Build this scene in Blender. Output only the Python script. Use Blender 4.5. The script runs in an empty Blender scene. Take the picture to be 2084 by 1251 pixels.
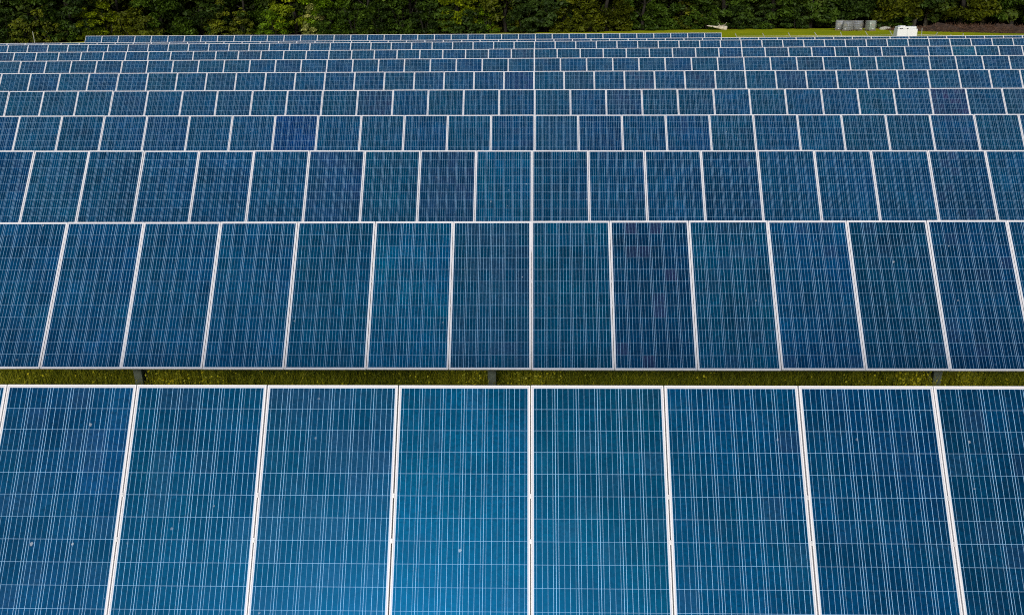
import bpy, math, random
import numpy as np
from mathutils import Matrix, Vector

random.seed(7)
rng = np.random.default_rng(11)
scene = bpy.context.scene
COL = scene.collection
PI = math.pi
R = math.radians
CAM_H = 5.0                     # the drone hovers five metres above the field

# ------------------------------------------------------------------ camera
F_PX, PITCH, YAW, ROLL = 1720.07, R(20.9793), R(-1.7916), R(-0.7881)
W_IMG, H_IMG = 2084.0, 1251.0
FW = Vector((math.sin(YAW)*math.cos(PITCH), math.cos(YAW)*math.cos(PITCH), -math.sin(PITCH)))
RT0 = Vector((math.cos(YAW), -math.sin(YAW), 0))
UP0 = RT0.cross(FW)
RT = RT0*math.cos(ROLL) + UP0*math.sin(ROLL)
UP = -RT0*math.sin(ROLL) + UP0*math.cos(ROLL)
CAM = Vector((0, 0, CAM_H))
cd = bpy.data.cameras.new("camera")
cam = bpy.data.objects.new("camera", cd)
COL.objects.link(cam)
m = Matrix((RT, UP, -FW)).transposed().to_4x4()
m.translation = CAM
cam.matrix_world = m
cd.sensor_fit = 'HORIZONTAL'
cd.sensor_width = 36.0
cd.lens = F_PX/W_IMG*36.0
cd.clip_start = 0.1
cd.clip_end = 6000
scene.camera = cam

def project(p):
    v = Vector(p) - CAM
    d = v.dot(FW)
    return W_IMG/2 + F_PX*v.dot(RT)/d, H_IMG/2 - F_PX*v.dot(UP)/d, d

def ray(px, py):
    return FW + RT*((px - W_IMG/2)/F_PX) - UP*((py - H_IMG/2)/F_PX)

def at_y(px, py, y):            # the point at distance y in front of the camera
    d = ray(px, py)
    return CAM + d*(y/d.y)

def x_at(px, y, z=0.0):         # world x of image column px, at distance y and height z
    x = 0.0
    for _ in range(8):
        q = project((x, y, z))
        x -= (q[0]-px)*q[2]/F_PX
    return x

# ------------------------------------------------------------------ helpers
def tag(o, label=None, cat=None, group=None, kind=None):
    for k, v in (("label", label), ("category", cat), ("group", group), ("kind", kind)):
        if v:
            o[k] = v
    return o

def link(name, me, parent=None, mats=()):
    o = bpy.data.objects.new(name, me)
    COL.objects.link(o)
    if parent is not None:
        o.parent = parent
    return o

def empty(name, loc=(0, 0, 0), rz=0.0):
    o = bpy.data.objects.new(name, None)
    o.empty_display_size = 0.2
    COL.objects.link(o)
    o.location = loc
    o.rotation_euler = (0, 0, rz)
    return o

class MB:
    """collects boxes, bars, tubes into one mesh"""
    def __init__(s):
        s.v, s.f, s.mi = [], [], []
    def add(s, verts, faces, mi=0):
        b = len(s.v)
        s.v += [tuple(p) for p in verts]
        s.f += [tuple(i+b for i in q) for q in faces]
        s.mi += [mi]*len(faces)
    def box(s, lo, hi, mi=0):
        (a, b, c), (d, e, f) = lo, hi
        s.add([(a,b,c),(d,b,c),(d,e,c),(a,e,c),(a,b,f),(d,b,f),(d,e,f),(a,e,f)],
              [(3,2,1,0),(4,5,6,7),(0,1,5,4),(1,2,6,5),(2,3,7,6),(3,0,4,7)], mi)
    def bevbox(s, lo, hi, r, mi=0):
        (a, b, c), (d, e, f) = lo, hi
        ring = lambda i, z: [(a+i+r,b+i,z),(d-i-r,b+i,z),(d-i,b+i+r,z),(d-i,e-i-r,z),(d-i-r,e-i,z),(a+i+r,e-i,z),(a+i,e-i-r,z),(a+i,b+i+r,z)]
        vs = ring(r, c) + ring(0, c+r) + ring(0, f-r) + ring(r, f)
        fs = [tuple(range(7, -1, -1)), tuple(range(24, 32))]
        for k in range(3):
            for j in range(8):
                fs.append((k*8+j, k*8+(j+1) % 8, k*8+8+(j+1) % 8, k*8+8+j))
        s.add(vs, fs, mi)
    def tube(s, p0, p1, r0, r1=None, n=8, mi=0, caps=True):
        r1 = r0 if r1 is None else r1
        p0, p1 = Vector(p0), Vector(p1)
        d = (p1-p0).normalized()
        u = d.orthogonal().normalized()
        w = d.cross(u)
        vs = []
        for p, r in ((p0, r0), (p1, r1)):
            for k in range(n):
                a = 2*PI*k/n
                vs.append(p + (u*math.cos(a) + w*math.sin(a))*r)
        fs = [(k, (k+1) % n, n+(k+1) % n, n+k) for k in range(n)]
        if caps:
            fs += [tuple(range(n-1, -1, -1)), tuple(range(n, 2*n))]
        s.add(vs, fs, mi)
    def path(s, pts, radii, n=7):
        for a, b, ra, rb in zip(pts, pts[1:], radii, radii[1:]):
            s.tube(a, b, ra, rb, n)
    def mesh(s, name, mats, smooth=False):
        me = bpy.data.meshes.new(name)
        me.from_pydata(s.v, [], s.f)
        for m_ in (mats if isinstance(mats, (list, tuple)) else [mats]):
            me.materials.append(m_)
        me.polygons.foreach_set('material_index', s.mi)
        if smooth:
            me.polygons.foreach_set('use_smooth', [True]*len(s.f))
        me.update()
        return me

def quads_mesh(name, verts, mat, attr=None):
    """verts (n,4,3) -> a mesh of n separate faces"""
    n = len(verts)
    me = bpy.data.meshes.new(name)
    me.vertices.add(n*4)
    me.vertices.foreach_set('co', np.asarray(verts, dtype=np.float32).ravel())
    me.loops.add(n*4)
    me.loops.foreach_set('vertex_index', np.arange(n*4, dtype=np.int32))
    me.polygons.add(n)
    me.polygons.foreach_set('loop_start', np.arange(0, n*4, 4, dtype=np.int32))
    if attr is not None:
        a = me.attributes.new('tone', 'FLOAT', 'FACE')
        a.data.foreach_set('value', np.asarray(attr, dtype=np.float32))
    me.materials.append(mat)
    me.update()
    me.validate()
    return me

# ------------------------------------------------------------------ node helpers
class NT:
    def __init__(s, name):
        s.mat = bpy.data.materials.new(name)
        s.mat.use_nodes = True
        s.t = s.mat.node_tree
        s.t.nodes.clear()
        s.out = s.n('ShaderNodeOutputMaterial')
        s.p = s.n('ShaderNodeBsdfPrincipled')
        s.l(s.p.outputs[0], s.out.inputs[0])
    def n(s, kind, **kw):
        x = s.t.nodes.new(kind)
        for k, v in kw.items():
            setattr(x, k, v)
        return x
    def l(s, a, b):
        s.t.links.new(a, b)
    def put(s, sock, v):
        if isinstance(v, bpy.types.NodeSocket):
            s.l(v, sock)
        else:
            sock.default_value = v
    def m(s, op, a, b=None, c=None, clamp=False):
        x = s.n('ShaderNodeMath', operation=op, use_clamp=clamp)
        for i, v in enumerate((a, b, c)):
            if v is not None:
                s.put(x.inputs[i], v)
        return x.outputs[0]
    def mix(s, fac, a, b, blend='MIX'):
        x = s.n('ShaderNodeMix', data_type='RGBA', blend_type=blend)
        s.put(x.inputs[0], fac)
        for i, v in ((6, a), (7, b)):
            if isinstance(v, tuple) and len(v) == 3:
                v = (*v, 1)
            s.put(x.inputs[i], v)
        return x.outputs[2]
    def ramp(s, fac, stops):
        x = s.n('ShaderNodeValToRGB')
        e = x.color_ramp.elements
        while len(e) < len(stops):
            e.new(0.5)
        for el, (p, c) in zip(e, stops):
            el.position = p
            el.color = (*c, 1) if len(c) == 3 else c
        s.put(x.inputs[0], fac)
        return x.outputs[0]
    def noise(s, vec, scale, detail=3, rough=0.55, out=0):
        x = s.n('ShaderNodeTexNoise')
        if vec is not None:
            s.l(vec, x.inputs['Vector'])
        x.inputs['Scale'].default_value = scale
        x.inputs['Detail'].default_value = detail
        x.inputs['Roughness'].default_value = rough
        return x.outputs[out]
    def white(s, x_, y_, z_):
        c = s.n('ShaderNodeCombineXYZ')
        for i, v in enumerate((x_, y_, z_)):
            s.put(c.inputs[i], v)
        w = s.n('ShaderNodeTexWhiteNoise', noise_dimensions='3D')
        s.l(c.outputs[0], w.inputs[0])
        return w.outputs[0]
    def map(s, v, a, b, c=0.0, d=1.0, clamp=True):
        x = s.n('ShaderNodeMapRange', clamp=clamp)
        s.put(x.inputs[0], v)
        for i, q in enumerate((a, b, c, d)):
            s.put(x.inputs[i+1], q)
        return x.outputs[0]
    def set(s, **kw):
        for k, v in kw.items():
            s.put(s.p.inputs[k.replace('_', ' ')], v if not (isinstance(v, tuple) and len(v) == 3) else (*v, 1))
        return s
    def bump(s, h, strength=0.3, dist=0.02):
        b = s.n('ShaderNodeBump')
        b.inputs['Strength'].default_value = strength
        b.inputs['Distance'].default_value = dist
        s.l(h, b.inputs['Height'])
        s.l(b.outputs[0], s.p.inputs['Normal'])

def plain(name, col, rough=0.6, metal=0.0, var=0.12, scale=6.0):
    t = NT(name)
    tc = t.n('ShaderNodeTexCoord')
    nz = t.noise(tc.outputs['Object'], scale, 5)
    lo = tuple(c*(1-var) for c in col)
    hi = tuple(min(1, c*(1+var)) for c in col)
    t.set(Base_Color=t.mix(t.map(nz, .3, .7), lo, hi), Roughness=rough, Metallic=metal)
    return t.mat

# ------------------------------------------------------------------ solar panel material
PW, PL, PITCH_W = 0.9945, 1.956, 1.002
CELL_U, CELL_V = 0.1592, 0.1590
MAR_U, MAR_V = (PW-6*CELL_U)/2, (PL-12*CELL_V)/2

def cell_material():
    t = NT('solar_cells')
    uv = t.n('ShaderNodeUVMap', uv_map='metres')
    sp = t.n('ShaderNodeSeparateXYZ')
    t.l(uv.outputs[0], sp.inputs[0])
    U, V = sp.outputs[0], sp.outputs[1]
    # UV carries 4 m steps per panel where several panels share one mesh
    pid = t.m('FLOOR', t.m('DIVIDE', U, 4.0))
    u = t.m('SUBTRACT', U, t.m('MULTIPLY', pid, 4.0))
    oi = t.n('ShaderNodeObjectInfo')
    seed = t.m('ADD', t.m('MULTIPLY', oi.outputs['Random'], 913.0), t.m('MULTIPLY', pid, 3.71))
    cu = t.m('DIVIDE', t.m('SUBTRACT', u, MAR_U), CELL_U)
    cv = t.m('DIVIDE', t.m('SUBTRACT', V, MAR_V), CELL_V)
    iu, iv = t.m('FLOOR', cu), t.m('FLOOR', cv)
    fu, fv = t.m('SUBTRACT', cu, iu), t.m('SUBTRACT', cv, iv)
    # white backsheet: margins and the gaps between cells
    def near(fr, half):         # distance to a cell edge below half (in cells)
        d = t.m('MINIMUM', fr, t.m('SUBTRACT', 1.0, fr))
        return t.m('LESS_THAN', d, half)
    gapu, gapv = near(fu, GAP_U/CELL_U), near(fv, GAP_V/CELL_V)
    outm = t.m('MAXIMUM', t.m('MAXIMUM', t.m('LESS_THAN', cu, 0.0), t.m('GREATER_THAN', cu, 6.0)),
               t.m('MAXIMUM', t.m('LESS_THAN', cv, 0.0), t.m('GREATER_THAN', cv, 12.0)))
    sheet = t.m('MAXIMUM', t.m('MAXIMUM', gapu, gapv), outm)
    # four busbars a cell
    b4 = t.m('MULTIPLY', cu, 4.0)
    ib = t.m('FLOOR', b4)
    fb = t.m('SUBTRACT', b4, ib)
    bus = t.m('LESS_THAN', t.m('ABSOLUTE', t.m('SUBTRACT', fb, 0.5)), BUS/CELL_U*4)
    busr = t.white(ib, iv, seed)
    busr2 = t.white(ib, 77.0, seed)
    # colour of the cells
    rp = t.white(seed, 1.3, 2.1)
    rp2 = t.white(seed, 5.3, 8.1)
    rc = t.white(iu, iv, seed)
    rc2 = t.white(iv, iu, t.m('ADD', seed, 31.0))
    base = t.ramp(rp, PANEL_RAMP)
    cellc = t.mix(t.map(rc, 0, 1, 0, .30), base, CELL_ALT)
    # panels and single cells with a reddish cast
    redp = t.map(rp2, .84, 1.0, 0, .60)
    redc = t.m('MULTIPLY', t.m('GREATER_THAN', rc2, .90), t.map(rp, 0, 1, .05, .30))
    cellc = t.mix(t.m('MAXIMUM', t.m('MULTIPLY', redp, rc2), redc), cellc, RED_CELL)
    cellc = t.mix(t.map(t.noise(uv.outputs[0], 1.1, 4), .35, .7, 0, .6), cellc, TEAL)
    # crystal grain and slow drift over the glass
    vec = t.n('ShaderNodeVectorMath', operation='ADD')
    t.l(uv.outputs[0], vec.inputs[0])
    cs = t.n('ShaderNodeCombineXYZ')
    t.put(cs.inputs[0], seed)
    t.put(cs.inputs[1], t.m('MULTIPLY', seed, .37))
    t.l(cs.outputs[0], vec.inputs[1])
    P = vec.outputs[0]
    vo = t.n('ShaderNodeTexVoronoi', feature='F1')
    t.l(P, vo.inputs['Vector'])
    vo.inputs['Scale'].default_value = 58
    sv = t.n('ShaderNodeSeparateColor')
    t.l(vo.outputs['Color'], sv.inputs[0])
    grain = t.map(sv.outputs[0], 0, 1, .68, 1.32)
    slow = t.map(t.noise(P, 2.1, 4), .3, .7, .70, 1.30)
    br = t.m('MULTIPLY', t.m('MULTIPLY', grain, slow), t.map(rc2, 0, 1, .80, 1.20))
    vm = t.n('ShaderNodeVectorMath', operation='SCALE')
    t.l(cellc, vm.inputs[0])
    t.l(br, vm.inputs['Scale'])
    cellc = t.mix(1.0, vm.outputs[0], oi.outputs['Color'], 'MULTIPLY')   # per-panel tint: odd cell colours, and sky reflection painted in on some
    busf = t.m('MULTIPLY', bus, t.m('MULTIPLY', t.map(busr, 0, 1, .50, 1.0), t.map(busr2, 0, 1, .50, 1.15)))
    col = t.mix(busf, cellc, (0.35, 0.60, 0.88))
    col = t.mix(t.m('MAXIMUM', t.m('MULTIPLY', gapu, t.map(t.white(iu, 3.0, seed), 0, 1, .75, 1)), t.m('MULTIPLY', gapv, t.map(t.white(iv, 9.0, seed), 0, 1, .45, .85))), col, (0.32, 0.57, 0.85))
    col = t.mix(outm, col, (0.66, 0.655, 0.69))
    # thin shadow of the frame lip, painted as a grey line on the glass
    eu = t.m('MINIMUM', u, t.m('SUBTRACT', PW, u))
    ev = t.m('MINIMUM', V, t.m('SUBTRACT', PL, V))
    lip_shade = t.m('LESS_THAN', t.m('MINIMUM', eu, ev), 0.0118)
    col = t.mix(t.m('MULTIPLY', lip_shade, .6), col, (0.28, 0.27, 0.30))
    # dust film and bird droppings
    dz = t.noise(P, 5.0, 6, .65)
    dust = t.m('MULTIPLY', t.map(dz, .5, .85), .012)
    col = t.mix(dust, col, (0.45, 0.50, 0.52))
    vs = t.n('ShaderNodeTexVoronoi', feature='F1', voronoi_dimensions='2D')
    wob = t.n('ShaderNodeVectorMath', operation='MULTIPLY_ADD')
    t.l(t.noise(P, 60, 2, out=1), wob.inputs[0])
    wob.inputs[1].default_value = (.02, .02, .02)
    t.l(P, wob.inputs[2])
    t.l(wob.outputs[0], vs.inputs['Vector'])
    vs.inputs['Scale'].default_value = 3.2
    ss = t.n('ShaderNodeSeparateColor')
    t.l(vs.outputs['Color'], ss.inputs[0])
    size = t.map(ss.outputs[0], .85, 1.0, 0.004, .046)
    spot = t.map(t.m('SUBTRACT', size, vs.outputs['Distance']), 0.0, .012)
    col = t.mix(t.m('MULTIPLY', spot, t.map(ss.outputs[1], 0, 1, .06, .50)), col, (0.55, 0.60, 0.64))
    t.set(Base_Color=col, Roughness=t.map(dz, .3, .8, .31, .38), IOR=1.56)
    t.p.inputs['Specular IOR Level'].default_value = 0.5
    t.p.inputs['Specular Tint'].default_value = (.02, .40, 1.0, 1)   # blue anti-reflection coating
    return t.mat

GAP_U, GAP_V, BUS = 0.0018, 0.0013, 0.00142
PANEL_RAMP = [(0.0, (0.0001, 0.026, 0.086)), (0.3, (0.0001, 0.031, 0.090)), (0.55, (0.0001, 0.033, 0.074)), (0.8, (0.0001, 0.024, 0.064)), (1.0, (0.0001, 0.027, 0.100))]
CELL_ALT = (0.0001, 0.029, 0.090)
TEAL = (0.0001, 0.038, 0.064)
RED_CELL = (0.019, 0.016, 0.036)

M_CELL = cell_material()
M_FRAME = plain('anodised_frame', (0.76, 0.76, 0.80), .42, 0.0, .03, 9)
M_BACK = plain('white_backsheet', (0.70, 0.70, 0.70), .6)
M_CLAMP = plain('clamp_metal', (0.60, 0.60, 0.62), .35, .2, .05)
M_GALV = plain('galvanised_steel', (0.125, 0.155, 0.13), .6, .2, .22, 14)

# ------------------------------------------------------------------ panels
LIP, DEPTH = 0.010, 0.040
def frame_mesh():
    b = MB()
    hx, L = PW/2, PL
    o = [(-hx, 0), (hx, 0), (hx, L), (-hx, L)]
    i = [(-hx+LIP, LIP), (hx-LIP, LIP), (hx-LIP, L-LIP), (-hx+LIP, L-LIP)]
    c = .0012
    oc = [(-hx+c, c), (hx-c, c), (hx-c, L-c), (-hx+c, L-c)]
    vs = [(x, y, 0) for x, y in oc] + [(x, y, -c) for x, y in o] + [(x, y, -DEPTH) for x, y in o] \
        + [(x, y, -DEPTH) for x, y in i] + [(x, y, 0) for x, y in i]
    fs = []
    for k in range(4):
        n = (k+1) % 4
        fs += [(k, n, 16+n, 16+k)[::-1], (k, 4+k, 4+n, n), (4+k, 8+k, 8+n, 4+n), (8+k, 12+k, 12+n, 8+n), (12+k, 16+k, 16+n, 12+n)]
    b.add(vs, fs)
    return b.mesh('panel_frame', M_FRAME)

def glass_mesh(steps=((0, 0.0),), name='panel_glass'):
    b = MB()
    e = LIP - .0005
    for k, dx in steps:
        b.box((dx-PW/2+e, e, -.0065), (dx+PW/2-e, PL-e, -.0018), 1)
        b.mi[-5] = 0
    me = b.mesh(name, [M_CELL, M_BACK])
    uvl = me.uv_layers.new(name='metres')
    co = np.array(b.v)
    for p in me.polygons:
        k, dx = steps[p.vertices[0]//8]
        for li in p.loop_indices:
            v = co[me.loops[li].vertex_index]
            uvl.data[li].uv = (v[0]-dx+PW/2+4.0*k, v[1])
    return me

def clamp_mesh():
    b = MB()
    b.bevbox((-.0085, -.017, -.030), (.0085, .017, .0036), .0012)
    b.tube((0, 0, .004), (0, 0, .0075), .005, n=6)
    return b.mesh('mid_clamp', M_CLAMP)

ME_FRAME, ME_GLASS, ME_CLAMP = frame_mesh(), glass_mesh(), clamp_mesh()

# row: top edge distance, height (camera at 0), slope along the row, side shift
X0, HD = -0.0556, 0.0054
ROWS = {
    1: (5.752, -2.836, -0.0043, 0.009),
    2: (10.508, -2.849, -0.0051, -0.012),
    3: (15.145, -2.802, -0.0085, -0.019),
    4: (19.806, -2.846, -0.0081, 0.019),
    5: (24.497, -2.812, -0.0073, 0.017),
    6: (29.239, -2.763, -0.0068, -0.014),
    7: (33.864, -2.709, -0.0056, -0.010),
    8: (38.597, -2.696, -0.0047, -0.021),
    9: (43.222, -2.670, -0.0048, -0.013),
    10: (48.040, -2.855, -0.0039, 0.027),
    11: (52.813, -2.836, -0.0070, 0.018),
}
TILT = {1: R(52.96)}
T_OTHER = R(50.54)

def row_matrix(r, i, shift=0.0):
    """matrix of panel i of row r: origin at the middle of its lower edge, y up the slope"""
    Y, Z, B, xo = ROWS[r]
    t = TILT.get(r, T_OTHER)
    X = X0 + xo + (i+0.5)*PITCH_W + shift
    ex = Vector((1, HD, B)).normalized()
    ey = Vector((0, math.cos(t), math.sin(t)))
    ey = (ey - ex*ey.dot(ex)).normalized()
    ez = ex.cross(ey)
    top = Vector((X, Y + HD*X, Z + B*X + CAM_H))
    mm = Matrix((ex, ey, ez)).transposed().to_4x4()
    mm.translation = top - ey*PL
    return mm

ONES = "zeroth first second third fourth fifth sixth seventh eighth ninth tenth eleventh twelfth thirteenth fourteenth fifteenth sixteenth seventeenth eighteenth nineteenth".split()
TENS = {2: ("twentieth", "twenty"), 3: ("thirtieth", "thirty"), 4: ("fortieth", "forty"), 5: ("fiftieth", "fifty"), 6: ("sixtieth", "sixty")}
def ordinal(n):
    if n < 20:
        return ONES[n]
    a, b = divmod(n, 10)
    return TENS[a][0] if b == 0 else f"{TENS[a][1]}-{ONES[b]}"

ROW_PHRASE = {1: "in the nearest row, before the grass strip", 2: "in the second row, just behind the grass strip",
              9: "in the ninth row from the front", 11: "in the short last row below the trees"}
GROUP_PANEL = "solar panels mounted in parallel rows"
NUM = {1: (-4, 3), 2: (-7, 6), 3: None, 11: (-27, 10)}

def visible_range(r):
    lo, hi = None, None
    for i in range(-45, 45):
        mm = row_matrix(r, i)
        vis = False
        for yy in ((PL, PL*.6, 0.2) if r <= 2 else (PL,)):
            for xx in (-PW/2, PW/2):
                x, y, d = project(mm @ Vector((xx, yy, 0)))
                if 0 <= x <= W_IMG and y < H_IMG:
                    vis = True
        if vis:
            lo = i if lo is None else lo
            hi = i
    return lo, hi

def rack(r, lo, hi):
    """torque tube on driven piles under one row"""
    Y, Z, B, xo = ROWS[r]
    t = TILT.get(r, T_OTHER)
    root = empty('tracker_rack', (0, 0, 0))
    a, b = row_matrix(r, lo), row_matrix(r, hi)
    off = Vector((0, PL/2, -DEPTH-.085))
    pa, pb = a @ (off + Vector((-PW/2-.15, 0, 0))), b @ (off + Vector((PW/2+.15, 0, 0)))
    ex = (pb-pa).normalized()
    ey = a.col[1].xyz.normalized()
    ez = ex.cross(ey)
    w = .055
    mb = MB()
    vs = [p + ey*sy*w + ez*sz*w for p in (pa, pb) for sy, sz in ((-1,-1),(1,-1),(1,1),(-1,1))]
    mb.add(vs, [(0,1,5,4),(1,2,6,5),(2,3,7,6),(3,0,4,7),(3,2,1,0),(4,5,6,7)])
    tube = link('torque_tube', mb.mesh('torque_tube', M_GALV), root)
    if r == 2:
        yy = (pa.y+pb.y)/2
        xs = [x_at(px, yy, .1) for px in (-420, 292, 1002, 1902, 2620)]
    else:
        xs = list(np.arange(pa.x+1.2+.7*(r % 3), pb.x-.5, 5.4))
    for x in xs:
        k = (x-pa.x)/(pb.x-pa.x)
        p = pa.lerp(pb, k)
        mp = MB()
        f, d, th = .052, .075, .006
        top = p.z - .05
        mp.box((x-f, p.y-d, -.3), (x+f, p.y-d+th, top))
        mp.box((x-f, p.y+d-th, -.3), (x+f, p.y+d, top))
        mp.box((x-.003, p.y-d+th, -.3), (x+.003, p.y+d-th, top))
        mp.bevbox((x-.075, p.y-.085, top), (x+.075, p.y+.085, top+.05), .008)
        link('pile', mp.mesh('steel_pile', M_GALV), root)
    tag(root, f"grey galvanised steel rack carrying the {ordinal(r)} row of solar panels", "rack", "steel racks under the panel rows")
    return root

ODD = {(4, -6): ('deep blue', (1, .66, 1.30)), (2, -2): ('light teal', (1.0, 1.45, 1.25)), (2, 1): ('dark dull', (2.3, .66, .78)), (3, -1): ('light teal', (1.0, 1.35, 1.15)),
       (2, 0): ('dark teal', (1, .92, .80)), (3, 3): ('dark dull', (2.3, .72, .80)), (3, 7): ('dark dull', (2.3, .72, .85)), (1, -1): ('bright blue', (1, 1.3, 1.3)), (1, 0): ('dark teal', (1, .92, .80)),  # bright blue paints in the sun's glow on that glass
       (2, 4): ('dark navy', (1, .78, .82)), (2, 5): ('dark navy', (1, .80, .86)), (1, 2): ('dark navy', (1, .80, .88)), (1, 3): ('dark navy', (1, .76, .88)), (3, -2): ('dark dull', (2.3, .80, .85)),  # dark navy paints in the weaker sky reflection towards the right
       (8, 18): ('light teal', (1.0, 1.45, 1.15)), (5, 11): ('dark dull', (2.3, .80, .9)), (4, 1): ('dark dull', (2.3, .75, .85)), (6, -1): ('deep blue', (1, .80, 1.22)), (7, 17): ('dark dull', (2.3, .85, .9))}
for r in list(range(1, 10)) + [11]:
    lo, hi = visible_range(r)
    if r == 11:
        lo, hi = NUM[11]
    ext = 0 if r == 11 else (2 if r <= 3 else 1)
    for i in range(lo-ext, hi+ext+1):
        o = empty('solar_panel')
        jit = random.uniform(-.0012, .0012)
        mm = row_matrix(r, i, jit)
        c = Matrix.Translation((0, PL/2, -.1))
        o.matrix_world = mm @ c @ Matrix.Rotation(R(random.gauss(0, .22)), 4, 'X') @ Matrix.Rotation(R(random.gauss(0, .10)), 4, 'Y') @ c.inverted()
        link('frame', ME_FRAME, o)
        g = link('glass', ME_GLASS, o)
        adj = 'blue'
        if (r, i) in ODD:
            adj, tint = ODD[(r, i)]
            g.color = (*tint, 1)
        if r <= 4:
            for v in (.024+.159*5, .024+.159*7):
                c = link('clamp', ME_CLAMP, o)
                c.location = (PITCH_W/2, PL-v, 0)
        where = ROW_PHRASE.get(r, f"in the {ordinal(r)} row from front")
        if lo <= i <= hi:
            lab = f"{adj} solar panel, {ordinal(i-lo+1)} from left {where}"
        else:
            lab = f"blue solar panel continuing the {ordinal(r)} row beyond the {'left' if i < lo else 'right'} picture edge"
        tag(o, lab, "solar panel", GROUP_PANEL)
    rack(r, lo-ext, hi+ext)

# the tenth row, seen as a sliver over the ninth: one object
lo, hi = visible_range(10)
lo, hi = lo-1, hi+1
mid = (lo+hi)//2
steps = [(k, (k-(mid-lo))*PITCH_W) for k in range(hi-lo+1)]
o = empty('solar_panel_row')
o.matrix_world = row_matrix(10, mid)
fb = MB()
for k, dx in steps:
    fb.add([(v.co.x+dx, v.co.y, v.co.z) for v in ME_FRAME.vertices], [tuple(p.vertices) for p in ME_FRAME.polygons])
link('frame', fb.mesh('row_frames', M_FRAME), o)
link('glass', glass_mesh(steps, 'row_glass'), o)
tag(o, "thin sliver of blue panels, a row nearly hidden behind the ninth row", "solar panel row", GROUP_PANEL, "stuff")
rack(10, lo, hi)

# ------------------------------------------------------------------ ground
def ground_material(name, stops, scale, bump=.5, sc2=30):
    t = NT(name)
    g = t.n('ShaderNodeNewGeometry')
    pos = g.outputs['Position']
    n1 = t.noise(pos, scale, 6, .6)
    n2 = t.noise(pos, sc2, 4, .7)
    f = t.m('ADD', t.m('MULTIPLY', n1, .62), t.m('MULTIPLY', n2, .38))
    t.set(Base_Color=t.ramp(f, stops), Roughness=.95)
    t.p.inputs['Specular IOR Level'].default_value = .1
    t.bump(n2, bump, .05)
    return t.mat

M_GROUND = ground_material('meadow_soil', [(.3, (.045, .056, .005)), (.5, (.10, .115, .009)), (.7, (.17, .15, .022))], .9)
M_FIELD = ground_material('mown_grass', [(.30, (.19, .245, .003)), (.48, (.31, .36, .003)), (.62, (.42, .42, .004)), (.75, (.56, .48, .008))], .22, .4, 9)
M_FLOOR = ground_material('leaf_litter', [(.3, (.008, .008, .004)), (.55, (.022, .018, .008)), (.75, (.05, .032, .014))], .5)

def sheet(name, pts, z, mat, label=None):
    me = bpy.data.meshes.new(name)
    me.from_pydata([(x, y, z) for x, y in pts], [], [tuple(range(len(pts)))])
    me.materials.append(mat)
    return tag(link(name, me), kind='structure')

sheet('ground', [(-3000, -500), (3000, -500), (3000, 5000), (-3000, 5000)], 0, M_GROUND)

def ground_at(px, py, z=0.0):
    d = ray(px, py)
    return CAM + d*((z-CAM_H)/d.z)

TL = [(p.x, p.y) for p in (ground_at(*q) for q in ((0, 92), (170, 85), (500, 74.5), (900, 70), (1130, 67), (1250, 65), (1400, 61), (1520, 60), (1650, 59.5), (1800, 59), (1900, 58), (2084, 57)))]
TL = [(TL[0][0]-70, TL[0][1]-22)] + TL + [(TL[-1][0]+60, TL[-1][1]-2)]
def edge_y(x):
    return float(np.interp(x, [p[0] for p in TL], [p[1] for p in TL]))

sheet('field', [(TL[0][0], 30), (TL[-1][0], 30)] + [(p[0], p[1]+1.2) for p in reversed(TL)], .004, M_FIELD)
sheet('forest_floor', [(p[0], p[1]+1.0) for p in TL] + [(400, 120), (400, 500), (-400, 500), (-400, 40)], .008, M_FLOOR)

# ------------------------------------------------------------------ grass and yellow flowers in the strip between the first two rows
def leaf_material(name, stops, trans=.25, obj_tint=False, scale=1.2, attr=True):
    t = NT(name)
    tc = t.n('ShaderNodeTexCoord')
    a = t.n('ShaderNodeAttribute', attribute_name='tone')
    nz = t.noise(tc.outputs['Object'], scale, 3)
    f = t.m('ADD', t.m('MULTIPLY', a.outputs['Fac'], .6), t.m('MULTIPLY', nz, .4))
    col = t.ramp(f, stops)
    if obj_tint:
        oi = t.n('ShaderNodeObjectInfo')
        col = t.mix(1.0, col, oi.outputs['Color'], 'MULTIPLY')
    t.set(Base_Color=col, Roughness=.6)
    t.p.inputs['Specular IOR Level'].default_value = .25
    tr = t.n('ShaderNodeBsdfTranslucent')
    t.l(col, tr.inputs[0])
    mx = t.n('ShaderNodeMixShader')
    mx.inputs[0].default_value = trans
    t.l(t.p.outputs[0], mx.inputs[1])
    t.l(tr.outputs[0], mx.inputs[2])
    t.l(mx.outputs[0], t.out.inputs[0])
    return t.mat

M_GRASS = leaf_material('grass_blades', [(.15, (.13, .15, .008)), (.5, (.37, .38, .016)), (.85, (.62, .54, .03))], .4)
M_YELLOW = leaf_material('yellow_petals', [(.2, (.70, .55, .01)), (.6, (.85, .80, .03)), (.9, (.88, .86, .16))], .3)

def patch(x, y):
    """0..1 lushness; flowers follow it"""
    px = project((x, y, .1))[0]
    s = 0
    for c, w, a in ((60, 45, .35), (225, 60, .4), (345, 55, 1.0), (440, 50, .75), (700, 60, .2), (880, 70, .35), (965, 40, .9), (1090, 60, 1.0), (1380, 40, .15), (1745, 35, .5), (1850, 55, 1.0), (1960, 40, .8), (2050, 30, .35)):
        s = np.maximum(s, a*np.exp(-((px-c)/w)**2))
    return s

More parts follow.
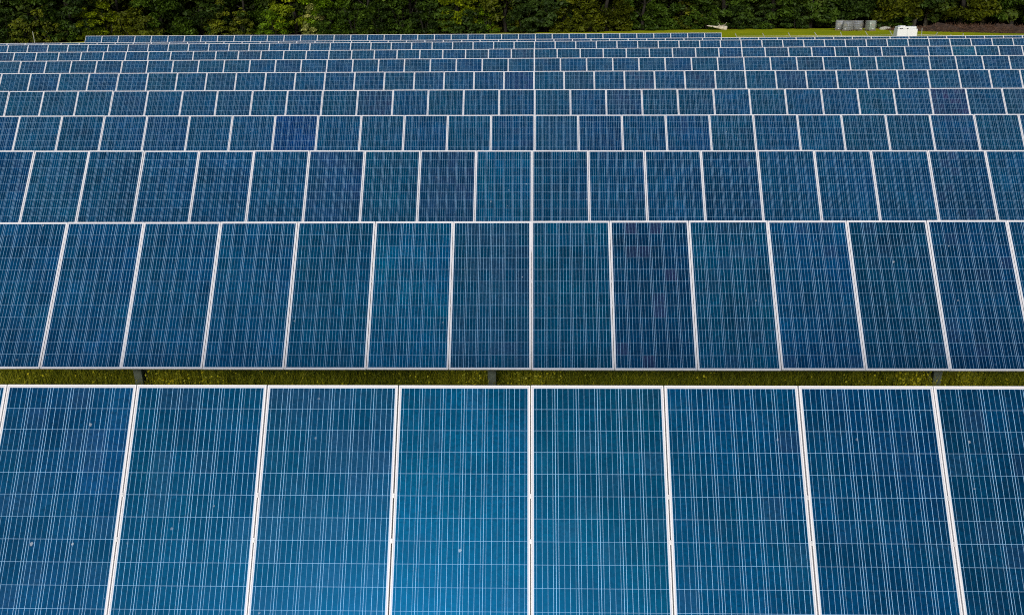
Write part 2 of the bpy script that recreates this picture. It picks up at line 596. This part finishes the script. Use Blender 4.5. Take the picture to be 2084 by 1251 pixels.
def grass_strip():
    n = 95000
    x = rng.uniform(-9.2, 9.2, n)
    y = rng.uniform(9.3, 11.7, n)
    clump = np.sin(x*3.1+np.sin(y*2.3)*2)*.5 + np.sin(y*5.7+x*1.3)*.5
    h = np.clip(rng.normal(.13, .05, n)*(1+.35*clump), .04, .32)
    w = rng.uniform(.004, .010, n)
    a = rng.uniform(0, 2*PI, n)
    lean = rng.normal(0, .45, (n, 2))*h[:, None]
    dx, dy = np.cos(a)*w/2, np.sin(a)*w/2
    z = np.zeros(n)
    v = np.stack([np.stack([x-dx, y-dy, z], 1), np.stack([x+dx, y+dy, z], 1),
                  np.stack([x+lean[:, 0]+dx*.3, y+lean[:, 1]+dy*.3, h], 1), np.stack([x+lean[:, 0]-dx*.3, y+lean[:, 1]-dy*.3, h], 1)], 1)
    gx = np.linspace(-9.5, 9.5, 400)
    lush = np.interp(x, gx, [patch(a, 10.3) for a in gx])
    tone = np.clip(rng.normal(.36, .2, n) + .12*clump + .30*lush, 0, 1)
    tag(link('grass', quads_mesh('grass_blades', v, M_GRASS, tone)), "rough dark green grass growing between the nearest two rows", "grass", None, "stuff")
    # broad weed leaves
    quads, tones = [], []
    fl, ft = [], []
    for _ in range(60000):
        xx, yy = rng.uniform(-8.6, 8.6), rng.uniform(9.5, 11.3)
        k = patch(xx, yy)
        if rng.random() < .05 + .6*k*k:
            # one buttercup: five petals on a thin stem
            hz = rng.uniform(.12, .34)
            s = rng.uniform(.0075, .0135)
            tilt = rng.normal(0, .5, 2)
            if rng.random() > .22 + .48*k:
                # leaf instead of a flower
                s2 = rng.uniform(.012, .035)
                aa = rng.uniform(0, 2*PI)
                d = np.array([math.cos(aa), math.sin(aa), rng.uniform(-.3, .5)])*s2
                e = np.array([-math.sin(aa), math.cos(aa), rng.uniform(-.3, .3)])*s2*.42
                c = np.array([xx, yy, hz*.7])
                quads.append([c-d, c+e, c+d, c-e])
                tones.append(np.clip(rng.normal(.55+.25*k, .2), 0, 1))
                continue
            tn = np.clip(rng.normal(.5, .25), 0, 1)
            for p in range(5):
                aa = 2*PI*p/5
                d = np.array([math.cos(aa), math.sin(aa), .25 + tilt[0]*math.cos(aa)+tilt[1]*math.sin(aa)])*s
                e = np.array([-math.sin(aa), math.cos(aa), -tilt[0]*math.sin(aa)+tilt[1]*math.cos(aa)])*s*.5
                c = np.array([xx, yy, hz])
                fl.append([c, c+d*.6+e, c+d, c+d*.6-e])
                ft.append(tn)
            quads.append([c+[-.0012, 0, 0], c+[.0012, 0, 0], [xx+.0012, yy, 0], [xx-.0012, yy, 0]])
            tones.append(.5)
    tag(link('weeds', quads_mesh('weed_leaves', np.array(quads), M_GRASS, tones)), "leafy green weeds among the grass between the nearest two rows", "weeds", None, "stuff")
    tag(link('yellow_flowers', quads_mesh('buttercups', np.array(fl), M_YELLOW, ft)), "small yellow wildflowers dotted through the grass strip", "flowers", None, "stuff")
grass_strip()

# ------------------------------------------------------------------ trees
M_LEAF = leaf_material('tree_leaves', [(.22, (.22, .27, .12)), (.42, (.40, .46, .20)), (.6, (.58, .64, .30)), (.82, (1.0, 1.0, .6))], .25, True, .9)
M_BARK = plain('bark', (.013, .011, .008), .9, 0, .45, 7)
M_PALE = plain('pale_bark', (.075, .072, .062), .85, 0, .4, 8)

def leaf_cloud(centres, radii, count, size, flat=.55, spread=.5):
    """diamond leaves scattered through clumps"""
    vs, tn = [], []
    for (c, r, n) in zip(centres, radii, count):
        n = int(n)
        if n < 1:
            continue
        d = rng.normal(0, 1, (n, 3))
        d /= np.linalg.norm(d, axis=1)[:, None]
        rad = r*rng.uniform(.25, 1, n)**.5
        p = np.asarray(c) + d*rad[:, None]*np.array([1, 1, flat])
        nrm = d*spread + rng.normal(0, .5, (n, 3)) + np.array([-.15, -.45, .9])
        nrm /= np.linalg.norm(nrm, axis=1)[:, None]
        t = np.cross(nrm, rng.normal(0, 1, (n, 3)))
        t /= np.linalg.norm(t, axis=1)[:, None]
        b = np.cross(nrm, t)
        s = size*rng.uniform(.6, 1.4, n)[:, None]
        droop = nrm*s*.25
        vs.append(np.stack([p-t*s, p+b*s*.5, p+t*s-droop, p-b*s*.5], 1))
        tn.append(np.clip(rng.normal(.45, .24) + rng.normal(0, .12, n), 0, 1))
    return np.concatenate(vs), np.concatenate(tn)

def crown_clumps(n, w, z0, z1, rmin, rmax, low=.5):
    cs, rs = [], []
    for _ in range(n):
        k = rng.random()**1.35
        z = z0 + (z1-z0)*k
        ww = w*math.sin(PI*min(max(.5*(1-low)+k*(.5+.5*low)*.98, .02), .98))**.6
        a = rng.uniform(0, 2*PI)
        q = rng.uniform(.25, 1)**.5*ww
        cs.append((math.cos(a)*q, math.sin(a)*q, z))
        rs.append(rng.uniform(rmin, rmax))
    return cs, rs

def tree_variant(h, w, z0, n=85, leaf=.19, dens=75, pale=False):
    cs, rs = crown_clumps(n, w, z0, h, .45, 1.0)
    cnt = [dens*(1.5 if c[2] < 5.5 else .7)*(r/.7)**2 for c, r in zip(cs, rs)]
    v, t = leaf_cloud(cs, rs, cnt, leaf)
    crown = quads_mesh('crown', v, M_LEAF, t)
    b = MB()
    pts = [Vector((0, 0, -.2))]
    for k in range(1, 7):
        pts.append(Vector((rng.normal(0, .12), rng.normal(0, .12), h*.85*k/6)))
    b.path(pts, [.20*h/10*(1-.13*k) for k in range(7)])
    for k in range(9):
        p = pts[1 + k % 5]
        a = rng.uniform(0, 2*PI)
        q = Vector((math.cos(a), math.sin(a), rng.uniform(.4, .9)))*w*rng.uniform(.5, .8)
        b.path([p, p+q*.5+Vector((0, 0, .1)), p+q], [.07, .045, .02], 5)
    return crown, b.mesh('trunk', M_PALE if pale else M_BARK, True)

def bush_variant(h, w, n=34, leaf=.15, dens=62):
    cs, rs = crown_clumps(n, w, .25, h, .28, .62, .15)
    cnt = [dens*(r/.45)**2 for r in rs]
    v, t = leaf_cloud(cs, rs, cnt, leaf)
    crown = quads_mesh('foliage', v, M_LEAF, t)
    b = MB()
    for k in range(6):
        a = rng.uniform(0, 2*PI)
        e = Vector((math.cos(a)*w*.6, math.sin(a)*w*.6, h*.75))
        b.path([(e.x*.1, e.y*.1, -.1), e*.5 + Vector((0, 0, .15)), e], [.035, .025, .01], 5)
    return crown, b.mesh('stems', M_BARK, True)

TREES = [tree_variant(11, 3.0, .3, 110), tree_variant(13, 3.4, .5, 125), tree_variant(9.5, 2.6, .2, 100), tree_variant(12, 3.2, 1.0, 105), tree_variant(12.5, 3.0, 2.2, 85, pale=True)]
BUSHES = [bush_variant(2.6, 1.5), bush_variant(3.6, 1.7, 42), bush_variant(2.0, 1.3, 28), bush_variant(4.4, 1.8, 50)]

TINT = {'bright': (.36, .43, .010), 'lime': (.22, .36, .010), 'olive': (.17, .19, .010), 'mid': (.100, .175, .026), 'deep': (.060, .108, .026), 'blossom': (.70, .68, .42)}
WORD = {'bright': 'bright yellow-green', 'lime': 'fresh green', 'olive': 'olive green', 'mid': 'mid green', 'deep': 'dark green', 'blossom': 'pale blossoming'}
plants = []
def plant(kind, px, tint, v, sc=1.0, back=0.0):
    x = 0.0
    y = 90.0
    for _ in range(12):
        x = x_at(px, y, 1.0)
        y = edge_y(x) + back
    plants.append((px, kind, tint, v, sc, x, y))

for px, tint, v, sc, bk in [
    (12, 'deep', 1, 1.0, 1.2), (48, 'olive', 0, .9, .4), (95, 'olive', 1, .95, .3), (130, 'mid', 2, 1, .2), (182, 'bright', 1, .85, .2), (222, 'bright', 3, .82, 1.0),
    (262, 'olive', 0, 1, .5), (300, 'olive', 2, 1.1, .2), (372, 'mid', 2, 1.1, .3), (446, 'olive', 3, .85, .5), (492, 'olive', 1, .8, .6),
    (556, 'lime', 0, 1.05, 0), (585, 'lime', 2, .8, 2.4), (640, 'blossom', 3, .72, .6), (668, 'mid', 0, 1, .2), (720, 'mid', 1, 1, .2), (770, 'deep', 1, 1, .1),
    (815, 'mid', 3, .8, .5), (865, 'deep', 1, 1, .2), (905, 'mid', 0, 1, .2), (955, 'deep', 2, 1.2, .1), (992, 'lime', 3, .7, .8), (1065, 'deep', 0, 1.1, .2), (1140, 'olive', 1, .8, .6),
    (1200, 'olive', 2, 1.1, .3), (1262, 'olive', 3, .75, .9), (1330, 'mid', 1, .8, .9), (1398, 'olive', 1, .9, .9), (1440, 'mid', 0, 1, .7), (1500, 'deep', 0, 1, .6),
    (1560, 'deep', 1, .8, .8), (1620, 'deep', 0, .9, .9), (1800, 'deep', 2, .9, 1.2), (1830, 'mid', 0, .8, 1.0)]:
    plant('bush', px, tint, v, sc, bk)
for px, tint, v, sc, bk in [
    (-40, 'deep', 0, 1, 3), (70, 'mid', 1, 1, 3.4), (150, 'deep', 0, 1, 2.8), (245, 'olive', 2, 1, 2.6), (330, 'mid', 0, .95, 2.6), (410, 'deep', 1, 1, 2.4), (500, 'mid', 2, 1, 2.4),
    (600, 'bright', 3, .9, 2.2), (672, 'lime', 0, 1, 2.6), (752, 'mid', 2, 1, 2.2), (835, 'mid', 0, 1, 2.4), (932, 'bright', 3, .85, 1.8), (1030, 'olive', 2, 1, 2.0),
    (1110, 'deep', 3, 1, 2.0), (1160, 'olive', 0, .9, 1.8), (1235, 'olive', 1, .9, 1.9), (1310, 'mid', 2, 1, 1.8), (1385, 'mid', 0, .95, 1.9), (1470, 'mid', 1, 1, 2.0), (1570, 'mid', 0, 1, 2.2),
    (1650, 'mid', 3, 1, 2.0), (1730, 'deep', 3, 1, 3), (1812, 'olive', 3, 1, 2.2), (1862, 'deep', 4, 1, 2.4), (1885, 'deep', 4, .95, 3.4), (1955, 'olive', 3, 1.02, 2.4), (2000, 'deep', 4, 1, 3.6), (2062, 'mid', 3, .95, 2.2), (2140, 'deep', 1, 1, 2.6)]:
    plant('tree', px, tint, v, sc, bk)

counts = {}
for px, kind, tint, v, sc, x, y in sorted(plants):
    root = empty('tree' if kind == 'tree' else 'bush', (x, y, 0), rng.uniform(0, 6.28))
    s = sc*rng.uniform(.95, 1.05)
    root.scale = (s, s, s)
    a, b = (TREES if kind == 'tree' else BUSHES)[v]
    c = link('crown' if kind == 'tree' else 'foliage', a, root)
    q = .92 + .16*rng.random()
    c.color = (*[k*q for k in TINT[tint]], 1)
    link('trunk' if kind == 'tree' else 'stems', b, root)
    n = counts[(kind, tint)] = counts.get((kind, tint), 0) + 1
    pale = ' with a pale trunk' if kind == 'tree' and v == 4 else ''
    tag(root, f"{WORD[tint]} {kind}{pale} at the wood edge, {ordinal(n)} such from left", kind, 'trees along the wood edge' if kind == 'tree' else 'bushes along the wood edge')

def woodland():
    """the wood behind: one mass"""
    vs, tn = [], []
    tb = MB()
    for row_, back in enumerate((5.0, 8.5, 12, 17, 23)):
        for x in np.arange(-80, 95, 4.0):
            xx = x + rng.uniform(-1.3, 1.3)
            yy = edge_y(xx) + back + rng.uniform(-1, 1)
            h = rng.uniform(11, 15)
            low = .5 if xx < 32 else .9
            cs, rs = crown_clumps(46, 3.0, low, h, .8, 1.5)
            cnt = [52*(1.9 if c[2] < 6 else .5)*(r/1.1)**2 for c, r in zip(cs, rs)]
            v, t = leaf_cloud(cs, rs, cnt, .27)
            vs.append(v + np.array([xx, yy, 0]))
            tn.append(np.clip(t + rng.normal(0, .12), 0, 1))
            tb.path([(xx, yy, -.2), (xx+rng.normal(0, .15), yy, h*.4), (xx+rng.normal(0, .3), yy, h*.8)], [.2, .15, .06], 7)
    root = empty('woodland')
    c = link('foliage', quads_mesh('wood_foliage', np.concatenate(vs), M_LEAF, np.concatenate(tn)), root)
    c.color = (.075, .115, .020, 1)
    link('trunks', tb.mesh('wood_trunks', M_BARK, True), root)
    tag(root, "dark dense wood standing behind the trees of the wood edge", "woodland", None, "stuff")
woodland()

# ------------------------------------------------------------------ bank of dead brush on the right
def bank():
    t = NT('brown_earth')
    g = t.n('ShaderNodeNewGeometry')
    t.set(Base_Color=t.ramp(t.noise(g.outputs['Position'], 2.2, 6, .65), [(.3, (.018, .010, .006)), (.5, (.045, .024, .014)), (.7, (.085, .048, .028))]), Roughness=.95)
    fa, fb_ = ground_at(1868, 64), ground_at(2084, 69)
    def foot_y(x):
        return fa.y + (fb_.y-fa.y)*(x-fa.x)/(fb_.x-fa.x)
    xa, xb = fa.x, fb_.x + 9
    nx, ny = 70, 12
    V, Fc = [], []
    for i in range(nx+1):
        for j in range(ny+1):
            x = xa + (xb-xa)*i/nx
            v = j/ny
            end = min(1, i/9, (nx-i)/6)
            z = .55*math.sin(PI*v)**.8*end*(1+.25*math.sin(x*1.3)+.15*math.sin(x*3.1+v*4)) + rng.normal(0, .05)*(0 < j < ny)
            V.append((x, foot_y(x) + 4*v, z - .02))
    for i in range(nx):
        for j in range(ny):
            k = i*(ny+1)+j
            Fc.append((k, k+ny+1, k+ny+2, k+1))
    me = bpy.data.meshes.new('earth_bank')
    me.from_pydata(V, [], Fc)
    me.materials.append(t.mat)
    tag(link('earth_bank', me), kind='structure')
    n = 5200
    x = rng.uniform(xa-2.0, xb, n)
    v = rng.uniform(-.05, .9, n)
    y = np.array([foot_y(a) for a in x]) + 4*v
    z = .52*np.sin(PI*np.clip(v, .02, 1))**.8*np.clip((x-xa)/3+.12, .1, 1)
    d = rng.normal(0, 1, (n, 3))*np.array([1, .6, .45]) + np.array([0, 0, .25])
    d *= (rng.uniform(.15, .5, n)/np.linalg.norm(d, axis=1))[:, None]
    p = np.stack([x, y, z], 1)
    sd = np.cross(d, rng.normal(0, 1, (n, 3)))
    sd *= (.016/np.linalg.norm(sd, axis=1))[:, None]
    q = np.stack([p-d-sd, p-d+sd, p+d+sd*.4, p+d-sd*.4], 1)
    mt = leaf_material('dead_twigs', [(.2, (.030, .014, .008)), (.5, (.085, .044, .026)), (.85, (.17, .10, .06))], .0)
    tag(link('dead_brush', quads_mesh('twigs', q, mt, np.clip(rng.normal(.5, .22, n), 0, 1))), "brown dead brush covering the bank below the trees", "brush", None, "stuff")
bank()

# ------------------------------------------------------------------ white cabinet beyond the rows
M_WHITE = plain('white_enamel', (.70, .72, .76), .4, 0, .03, 3)
M_DARK = plain('dark_louvre', (.05, .055, .065), .6)
def cabinet():
    y = 60.0
    p0 = at_y(1825, 74, y)
    p1 = at_y(1866, 74, y)
    x0, x1 = p0.x, p1.x
    zt = lambda py: at_y(1840, py, y).z
    w = x1-x0
    root = empty('power_cabinet', ((x0+x1)/2, y, 0))
    X = lambda px: at_y(px, 60, y).x - (x0+x1)/2
    b = MB()
    b.bevbox((-w/2, 0, .12), (w/2, .62, zt(59.5)), .02)
    link('body', b.mesh('cabinet_body', M_WHITE), root)
    b = MB()
    b.bevbox((X(1828), .02, zt(59.5)), (X(1865.5), .60, zt(54.7)), .02)
    link('upper_box', b.mesh('cabinet_upper', M_WHITE), root)
    b = MB()
    b.bevbox((X(1832), .05, zt(54.7)), (X(1843), .5, zt(52.8)), .015)
    link('roof_hood', b.mesh('cabinet_hood', M_WHITE), root)
    for a, c in ((1831, 1838), (1845.5, 1848.8)):
        b = MB()
        lo, hi = zt(59.4), zt(58.0)
        b.box((X(a), -.012, lo), (X(c), .02, hi))
        for k in range(3):
            zz = lo + (hi-lo)*(k+.5)/3
            b.box((X(a)+.01, -.02, zz-.004), (X(c)-.01, -.012, zz+.004))
        link('vent', b.mesh('vent', M_DARK), root)
    b = MB()
    b.box((-w/2-.05, -.05, -.05), (w/2+.05, .67, .12))
    link('plinth', b.mesh('cabinet_plinth', plain('concrete', (.35, .34, .32), .9)), root)
    b = MB()
    b.bevbox((w/2, .2, zt(65.5)), (w/2+.09, .45, zt(63.0)), .012)
    link('cable_gland', b.mesh('gland', M_WHITE), root)
    for a, c in ((-w/2+.03, -.004), (.004, w/2-.03)):
        b = MB()
        b.bevbox((a, -.014, .2), (c, 0, zt(60.6)), .006)
        d = link('door', b.mesh('cabinet_door', M_WHITE), root)
        b = MB()
        hx = -.06 if a < -.1 else .06
        b.tube((hx, -.035, .95), (hx, -.035, 1.15), .012)
        b.box((hx-.008, -.035, .96), (hx+.008, -.014, .98))
        b.box((hx-.008, -.035, 1.12), (hx+.008, -.014, 1.14))
        link('handle', b.mesh('cabinet_handle', M_DARK), d)
    tag(root, "white stepped metal power cabinet with two dark vents beyond the panel rows", "cabinet")
cabinet()

# ------------------------------------------------------------------ caged water tanks
M_CAGE = plain('cage_tube', (.30, .30, .28), .5, .3, .15)
M_WOOD = plain('pallet_wood', (.13, .10, .07), .9, 0, .3)
def tank_mat(name, col):
    t = NT(name)
    tc = t.n('ShaderNodeTexCoord')
    t.set(Base_Color=t.mix(t.noise(tc.outputs['Object'], 2.5, 3), tuple(c*.7 for c in col), col), Roughness=.35)
    return t.mat
TANKS = [tank_mat('cloudy_tank', (.27, .30, .35)), tank_mat('greenish_tank', (.30, .39, .35))]

def tote(px, py, rz, label, tank):
    p = ground_at(px, py)
    root = empty('water_tank', p, rz)
    root.scale = (.74, .74, .86)
    hx, hy = .5, .58
    b = MB()
    for yy in (-hy, -.06, hy-.12):
        b.box((-hx, yy, 0), (hx, yy+.12, .10))
    for k in range(6):
        xx = -hx + k*(2*hx-.13)/5
        b.box((xx, -hy, .102), (xx+.13, hy, .125))
    link('pallet', b.mesh('pallet', M_WOOD), root)
    b = MB()
    b.bevbox((-hx+.04, -hy+.04, .128), (hx-.04, hy-.04, 1.10), .07)
    t = link('tank', b.mesh('tank', tank, True), root)
    b = MB()
    b.tube((0, 0, 1.09), (0, 0, 1.16), .11, n=14)
    link('lid', b.mesh('lid', M_DARK), t)
    b = MB()
    b.tube((0, -hy+.05, .22), (0, -hy-.07, .22), .045, n=10)
    b.box((-.06, -hy-.10, .17), (.06, -hy-.04, .28))
    link('valve', b.mesh('valve', M_WHITE), t)
    b = MB()
    for z in (.15, .34, .53, .72, .91, 1.12):
        for (ax, ay), (bx, by) in (((-hx, -hy), (hx, -hy)), ((hx, -hy), (hx, hy)), ((hx, hy), (-hx, hy)), ((-hx, hy), (-hx, -hy))):
            b.tube((ax, ay, z), (bx, by, z), .016, n=6)
    for k in range(6):
        xx = -hx + 2*hx*k/5
        for yy in (-hy, hy):
            b.tube((xx, yy, .13), (xx, yy, 1.13), .014, n=6)
        yy = -hy + 2*hy*k/5
        for x2 in (-hx, hx):
            b.tube((x2, yy, .13), (x2, yy, 1.13), .014, n=6)
    for s in (-.2, .2):
        b.tube((-hx, s, 1.135), (hx, s, 1.135), .016, n=6)
    link('cage', b.mesh('cage', M_CAGE), root)
    b = MB()
    b.box((-.22, -hy-.022, .55), (.22, -hy-.017, .82))
    link('plate', b.mesh('tank_plate', M_CAGE), root)
    tag(root, label, "water tank", "caged water tanks by the wood")
tote(1708.5, 62, R(-30), "caged plastic water tank at the left end of the four by the wood", TANKS[0])
tote(1724.5, 63.3, R(-48), "second caged water tank from left, touching the end one", TANKS[0])
tote(1743.5, 62.6, R(36), "third caged water tank from left, before the gap", TANKS[0])
tote(1770.5, 63, R(10), "caged greenish water tank standing apart at the right end of the four", TANKS[1])

# ------------------------------------------------------------------ leaning posts of a low wire fence
M_POST = plain('weathered_post', (.27, .28, .24), .8, 0, .25, 5)
M_WIRE = plain('fence_wire', (.55, .52, .48), .5, .3)
def fence():
    y = 75.0
    root = empty('wire_fence', (at_y(1600, 73, y).x, y, 0))
    ox = root.location.x
    line = []
    for top, bot in (((1496, 68.5), (1500, 74)), ((1552, 68), (1556.5, 74)), ((1604, 67), (1609, 74)), ((1657, 66), (1663, 74)), ((1710, 65.5), (1713, 73)), ((1761, 64.5), (1766, 73)), ((1811, 63), (1816, 73)),
                     ((1877, 57.5), (1875.5, 72)), ((1909, 66.5), (1903, 72.5)), ((1935, 70.5), (1933, 73)), ((1960.5, 68), (1960.5, 73))):
        a = at_y(*top, y)
        c = at_y(*bot, y)
        k = (a.z - (-.2))/(a.z-c.z)
        foot = a + (c-a)*min(k, 3.0)
        foot.z = -.15
        b = MB()
        r = .036
        b.tube((foot.x-ox, 0, foot.z), (a.x-ox, rng.uniform(-.06, .06), a.z), r*1.05, r*.85, 7)
        link('post', b.mesh('fence_post', M_POST, True), root)
        line.append((c.x-ox, a.x-ox, a.z, c))
    b = MB()
    zs = [at_y(px, py, y) for px, py in ((1500, 74.2), (1556, 73.9), (1609, 73.6), (1662, 73.2), (1713, 72.8), (1765, 72.3), (1814, 71.8), (1876, 65.3), (1905, 72), (1934, 72.6), (1961, 73))]
    zs[7].z = zs[6].z
    for p, q in zip(zs, zs[1:]):
        b.tube((p.x-ox, -.05, p.z), (q.x-ox, -.05, q.z), .014, n=5)
        b.tube((p.x-ox, -.05, p.z-.45), (q.x-ox, -.05, q.z-.45), .012, n=5)
    link('wire', b.mesh('fence_wire', M_WIRE), root)
    tag(root, "low wire fence of leaning pale posts across the mown grass", "fence")
fence()

# ------------------------------------------------------------------ fallen pale limb, and a pale stone
def debris():
    p = ground_at(1462, 61.5)
    root = empty('fallen_limb', p)
    pw = plain('bleached_wood', (.50, .45, .37), .8, 0, .35, 5)
    b = MB()
    b.path([(-1.25, .1, .45), (-.6, 0, .36), (0, -.05, .26), (.55, -.1, .2), (.85, -.1, .16)], [.04, .09, .14, .22, .26], 9)
    link('stem', b.mesh('limb', pw, True), root)
    b = MB()
    for k in range(9):
        a = rng.uniform(-1, 1)
        s = Vector((.25*k/3, -.05, .25))
        b.path([s, s+Vector((a*.25, rng.uniform(-.3, .1), .22)), s+Vector((a*.5, rng.uniform(-.4, .1), rng.uniform(.2, .55)))], [.035, .025, .01], 5)
    link('branch', b.mesh('limb_branches', pw, True), root)
    tag(root, "fallen bleached limb lying at the wood edge left of the tanks", "fallen limb")
    root = empty('stone', ground_at(1801, 60.5))
    b = MB()
    n = 12
    rings = [(.0, .55), (.12, .6), (.26, .42), (.33, .12)]
    vs = []
    for z, rr in rings:
        for k in range(n):
            a = 2*PI*k/n
            q = rr*(1+.18*math.sin(a*2+z*7)+rng.normal(0, .05))
            vs.append((q*math.cos(a), q*.6*math.sin(a), z - .03 + rng.normal(0, .01)))
    fs = [(r_*n+k, r_*n+(k+1) % n, (r_+1)*n+(k+1) % n, (r_+1)*n+k) for r_ in range(3) for k in range(n)] + [tuple(range(3*n, 4*n))]
    b.add(vs, fs)
    me = b.mesh('stone', plain('pale_stone', (.42, .42, .36), .9, 0, .3, 6), True)
    s = link('block', me, root)
    tag(root, "low pale stone on the grass between the tanks and the white cabinet", "stone")
    # thin marker stake at the left
    p = at_y(70, 85, 68)
    root = tag(link('marker_stake', (lambda q: (q.tube((0, 0, -.2), (.02, 0, at_y(70, 64.5, 68).z), .03, .025, 7), q)[1])(MB()).mesh('stake', M_POST, True)),
               "thin pale stake before the bushes at the left end", "stake")
    root.location = (p.x, 68, 0)
debris()

# ------------------------------------------------------------------ light
SUN_EL, SUN_AZ = R(24), R(-172)       # azimuth from +Y towards +X
world = bpy.data.worlds.new("World")
scene.world = world
world.use_nodes = True
nt = world.node_tree
bg = nt.nodes['Background']
sky = nt.nodes.new('ShaderNodeTexSky')
sky.sky_type = 'NISHITA'
sky.sun_disc = False
sky.sun_elevation = SUN_EL
sky.sun_rotation = SUN_AZ
sky.air_density = 1.0
sky.dust_density = 2.2
sky.ozone_density = 1.0
nt.links.new(sky.outputs[0], bg.inputs[0])
bg.inputs[1].default_value = 0.105
sd = bpy.data.lights.new("sun", 'SUN')
sd.energy = 2.1
sd.angle = R(14)
sd.color = (1.0, .975, .945)
sun = bpy.data.objects.new("sun", sd)
COL.objects.link(sun)
dirn = Vector((math.sin(SUN_AZ)*math.cos(SUN_EL), math.cos(SUN_AZ)*math.cos(SUN_EL), math.sin(SUN_EL)))
sun.rotation_euler = dirn.to_track_quat('Z', 'Y').to_euler()
sun.location = dirn*60

vs_ = scene.view_settings
scene.display_settings.display_device = 'sRGB'
vs_.view_transform = 'Standard'
vs_.look = 'None'
vs_.exposure = 0.0
vs_.gamma = 1.0
scene.cycles.max_bounces = 8
scene.cycles.use_denoising = False
scene.cycles.filter_width = 1.05
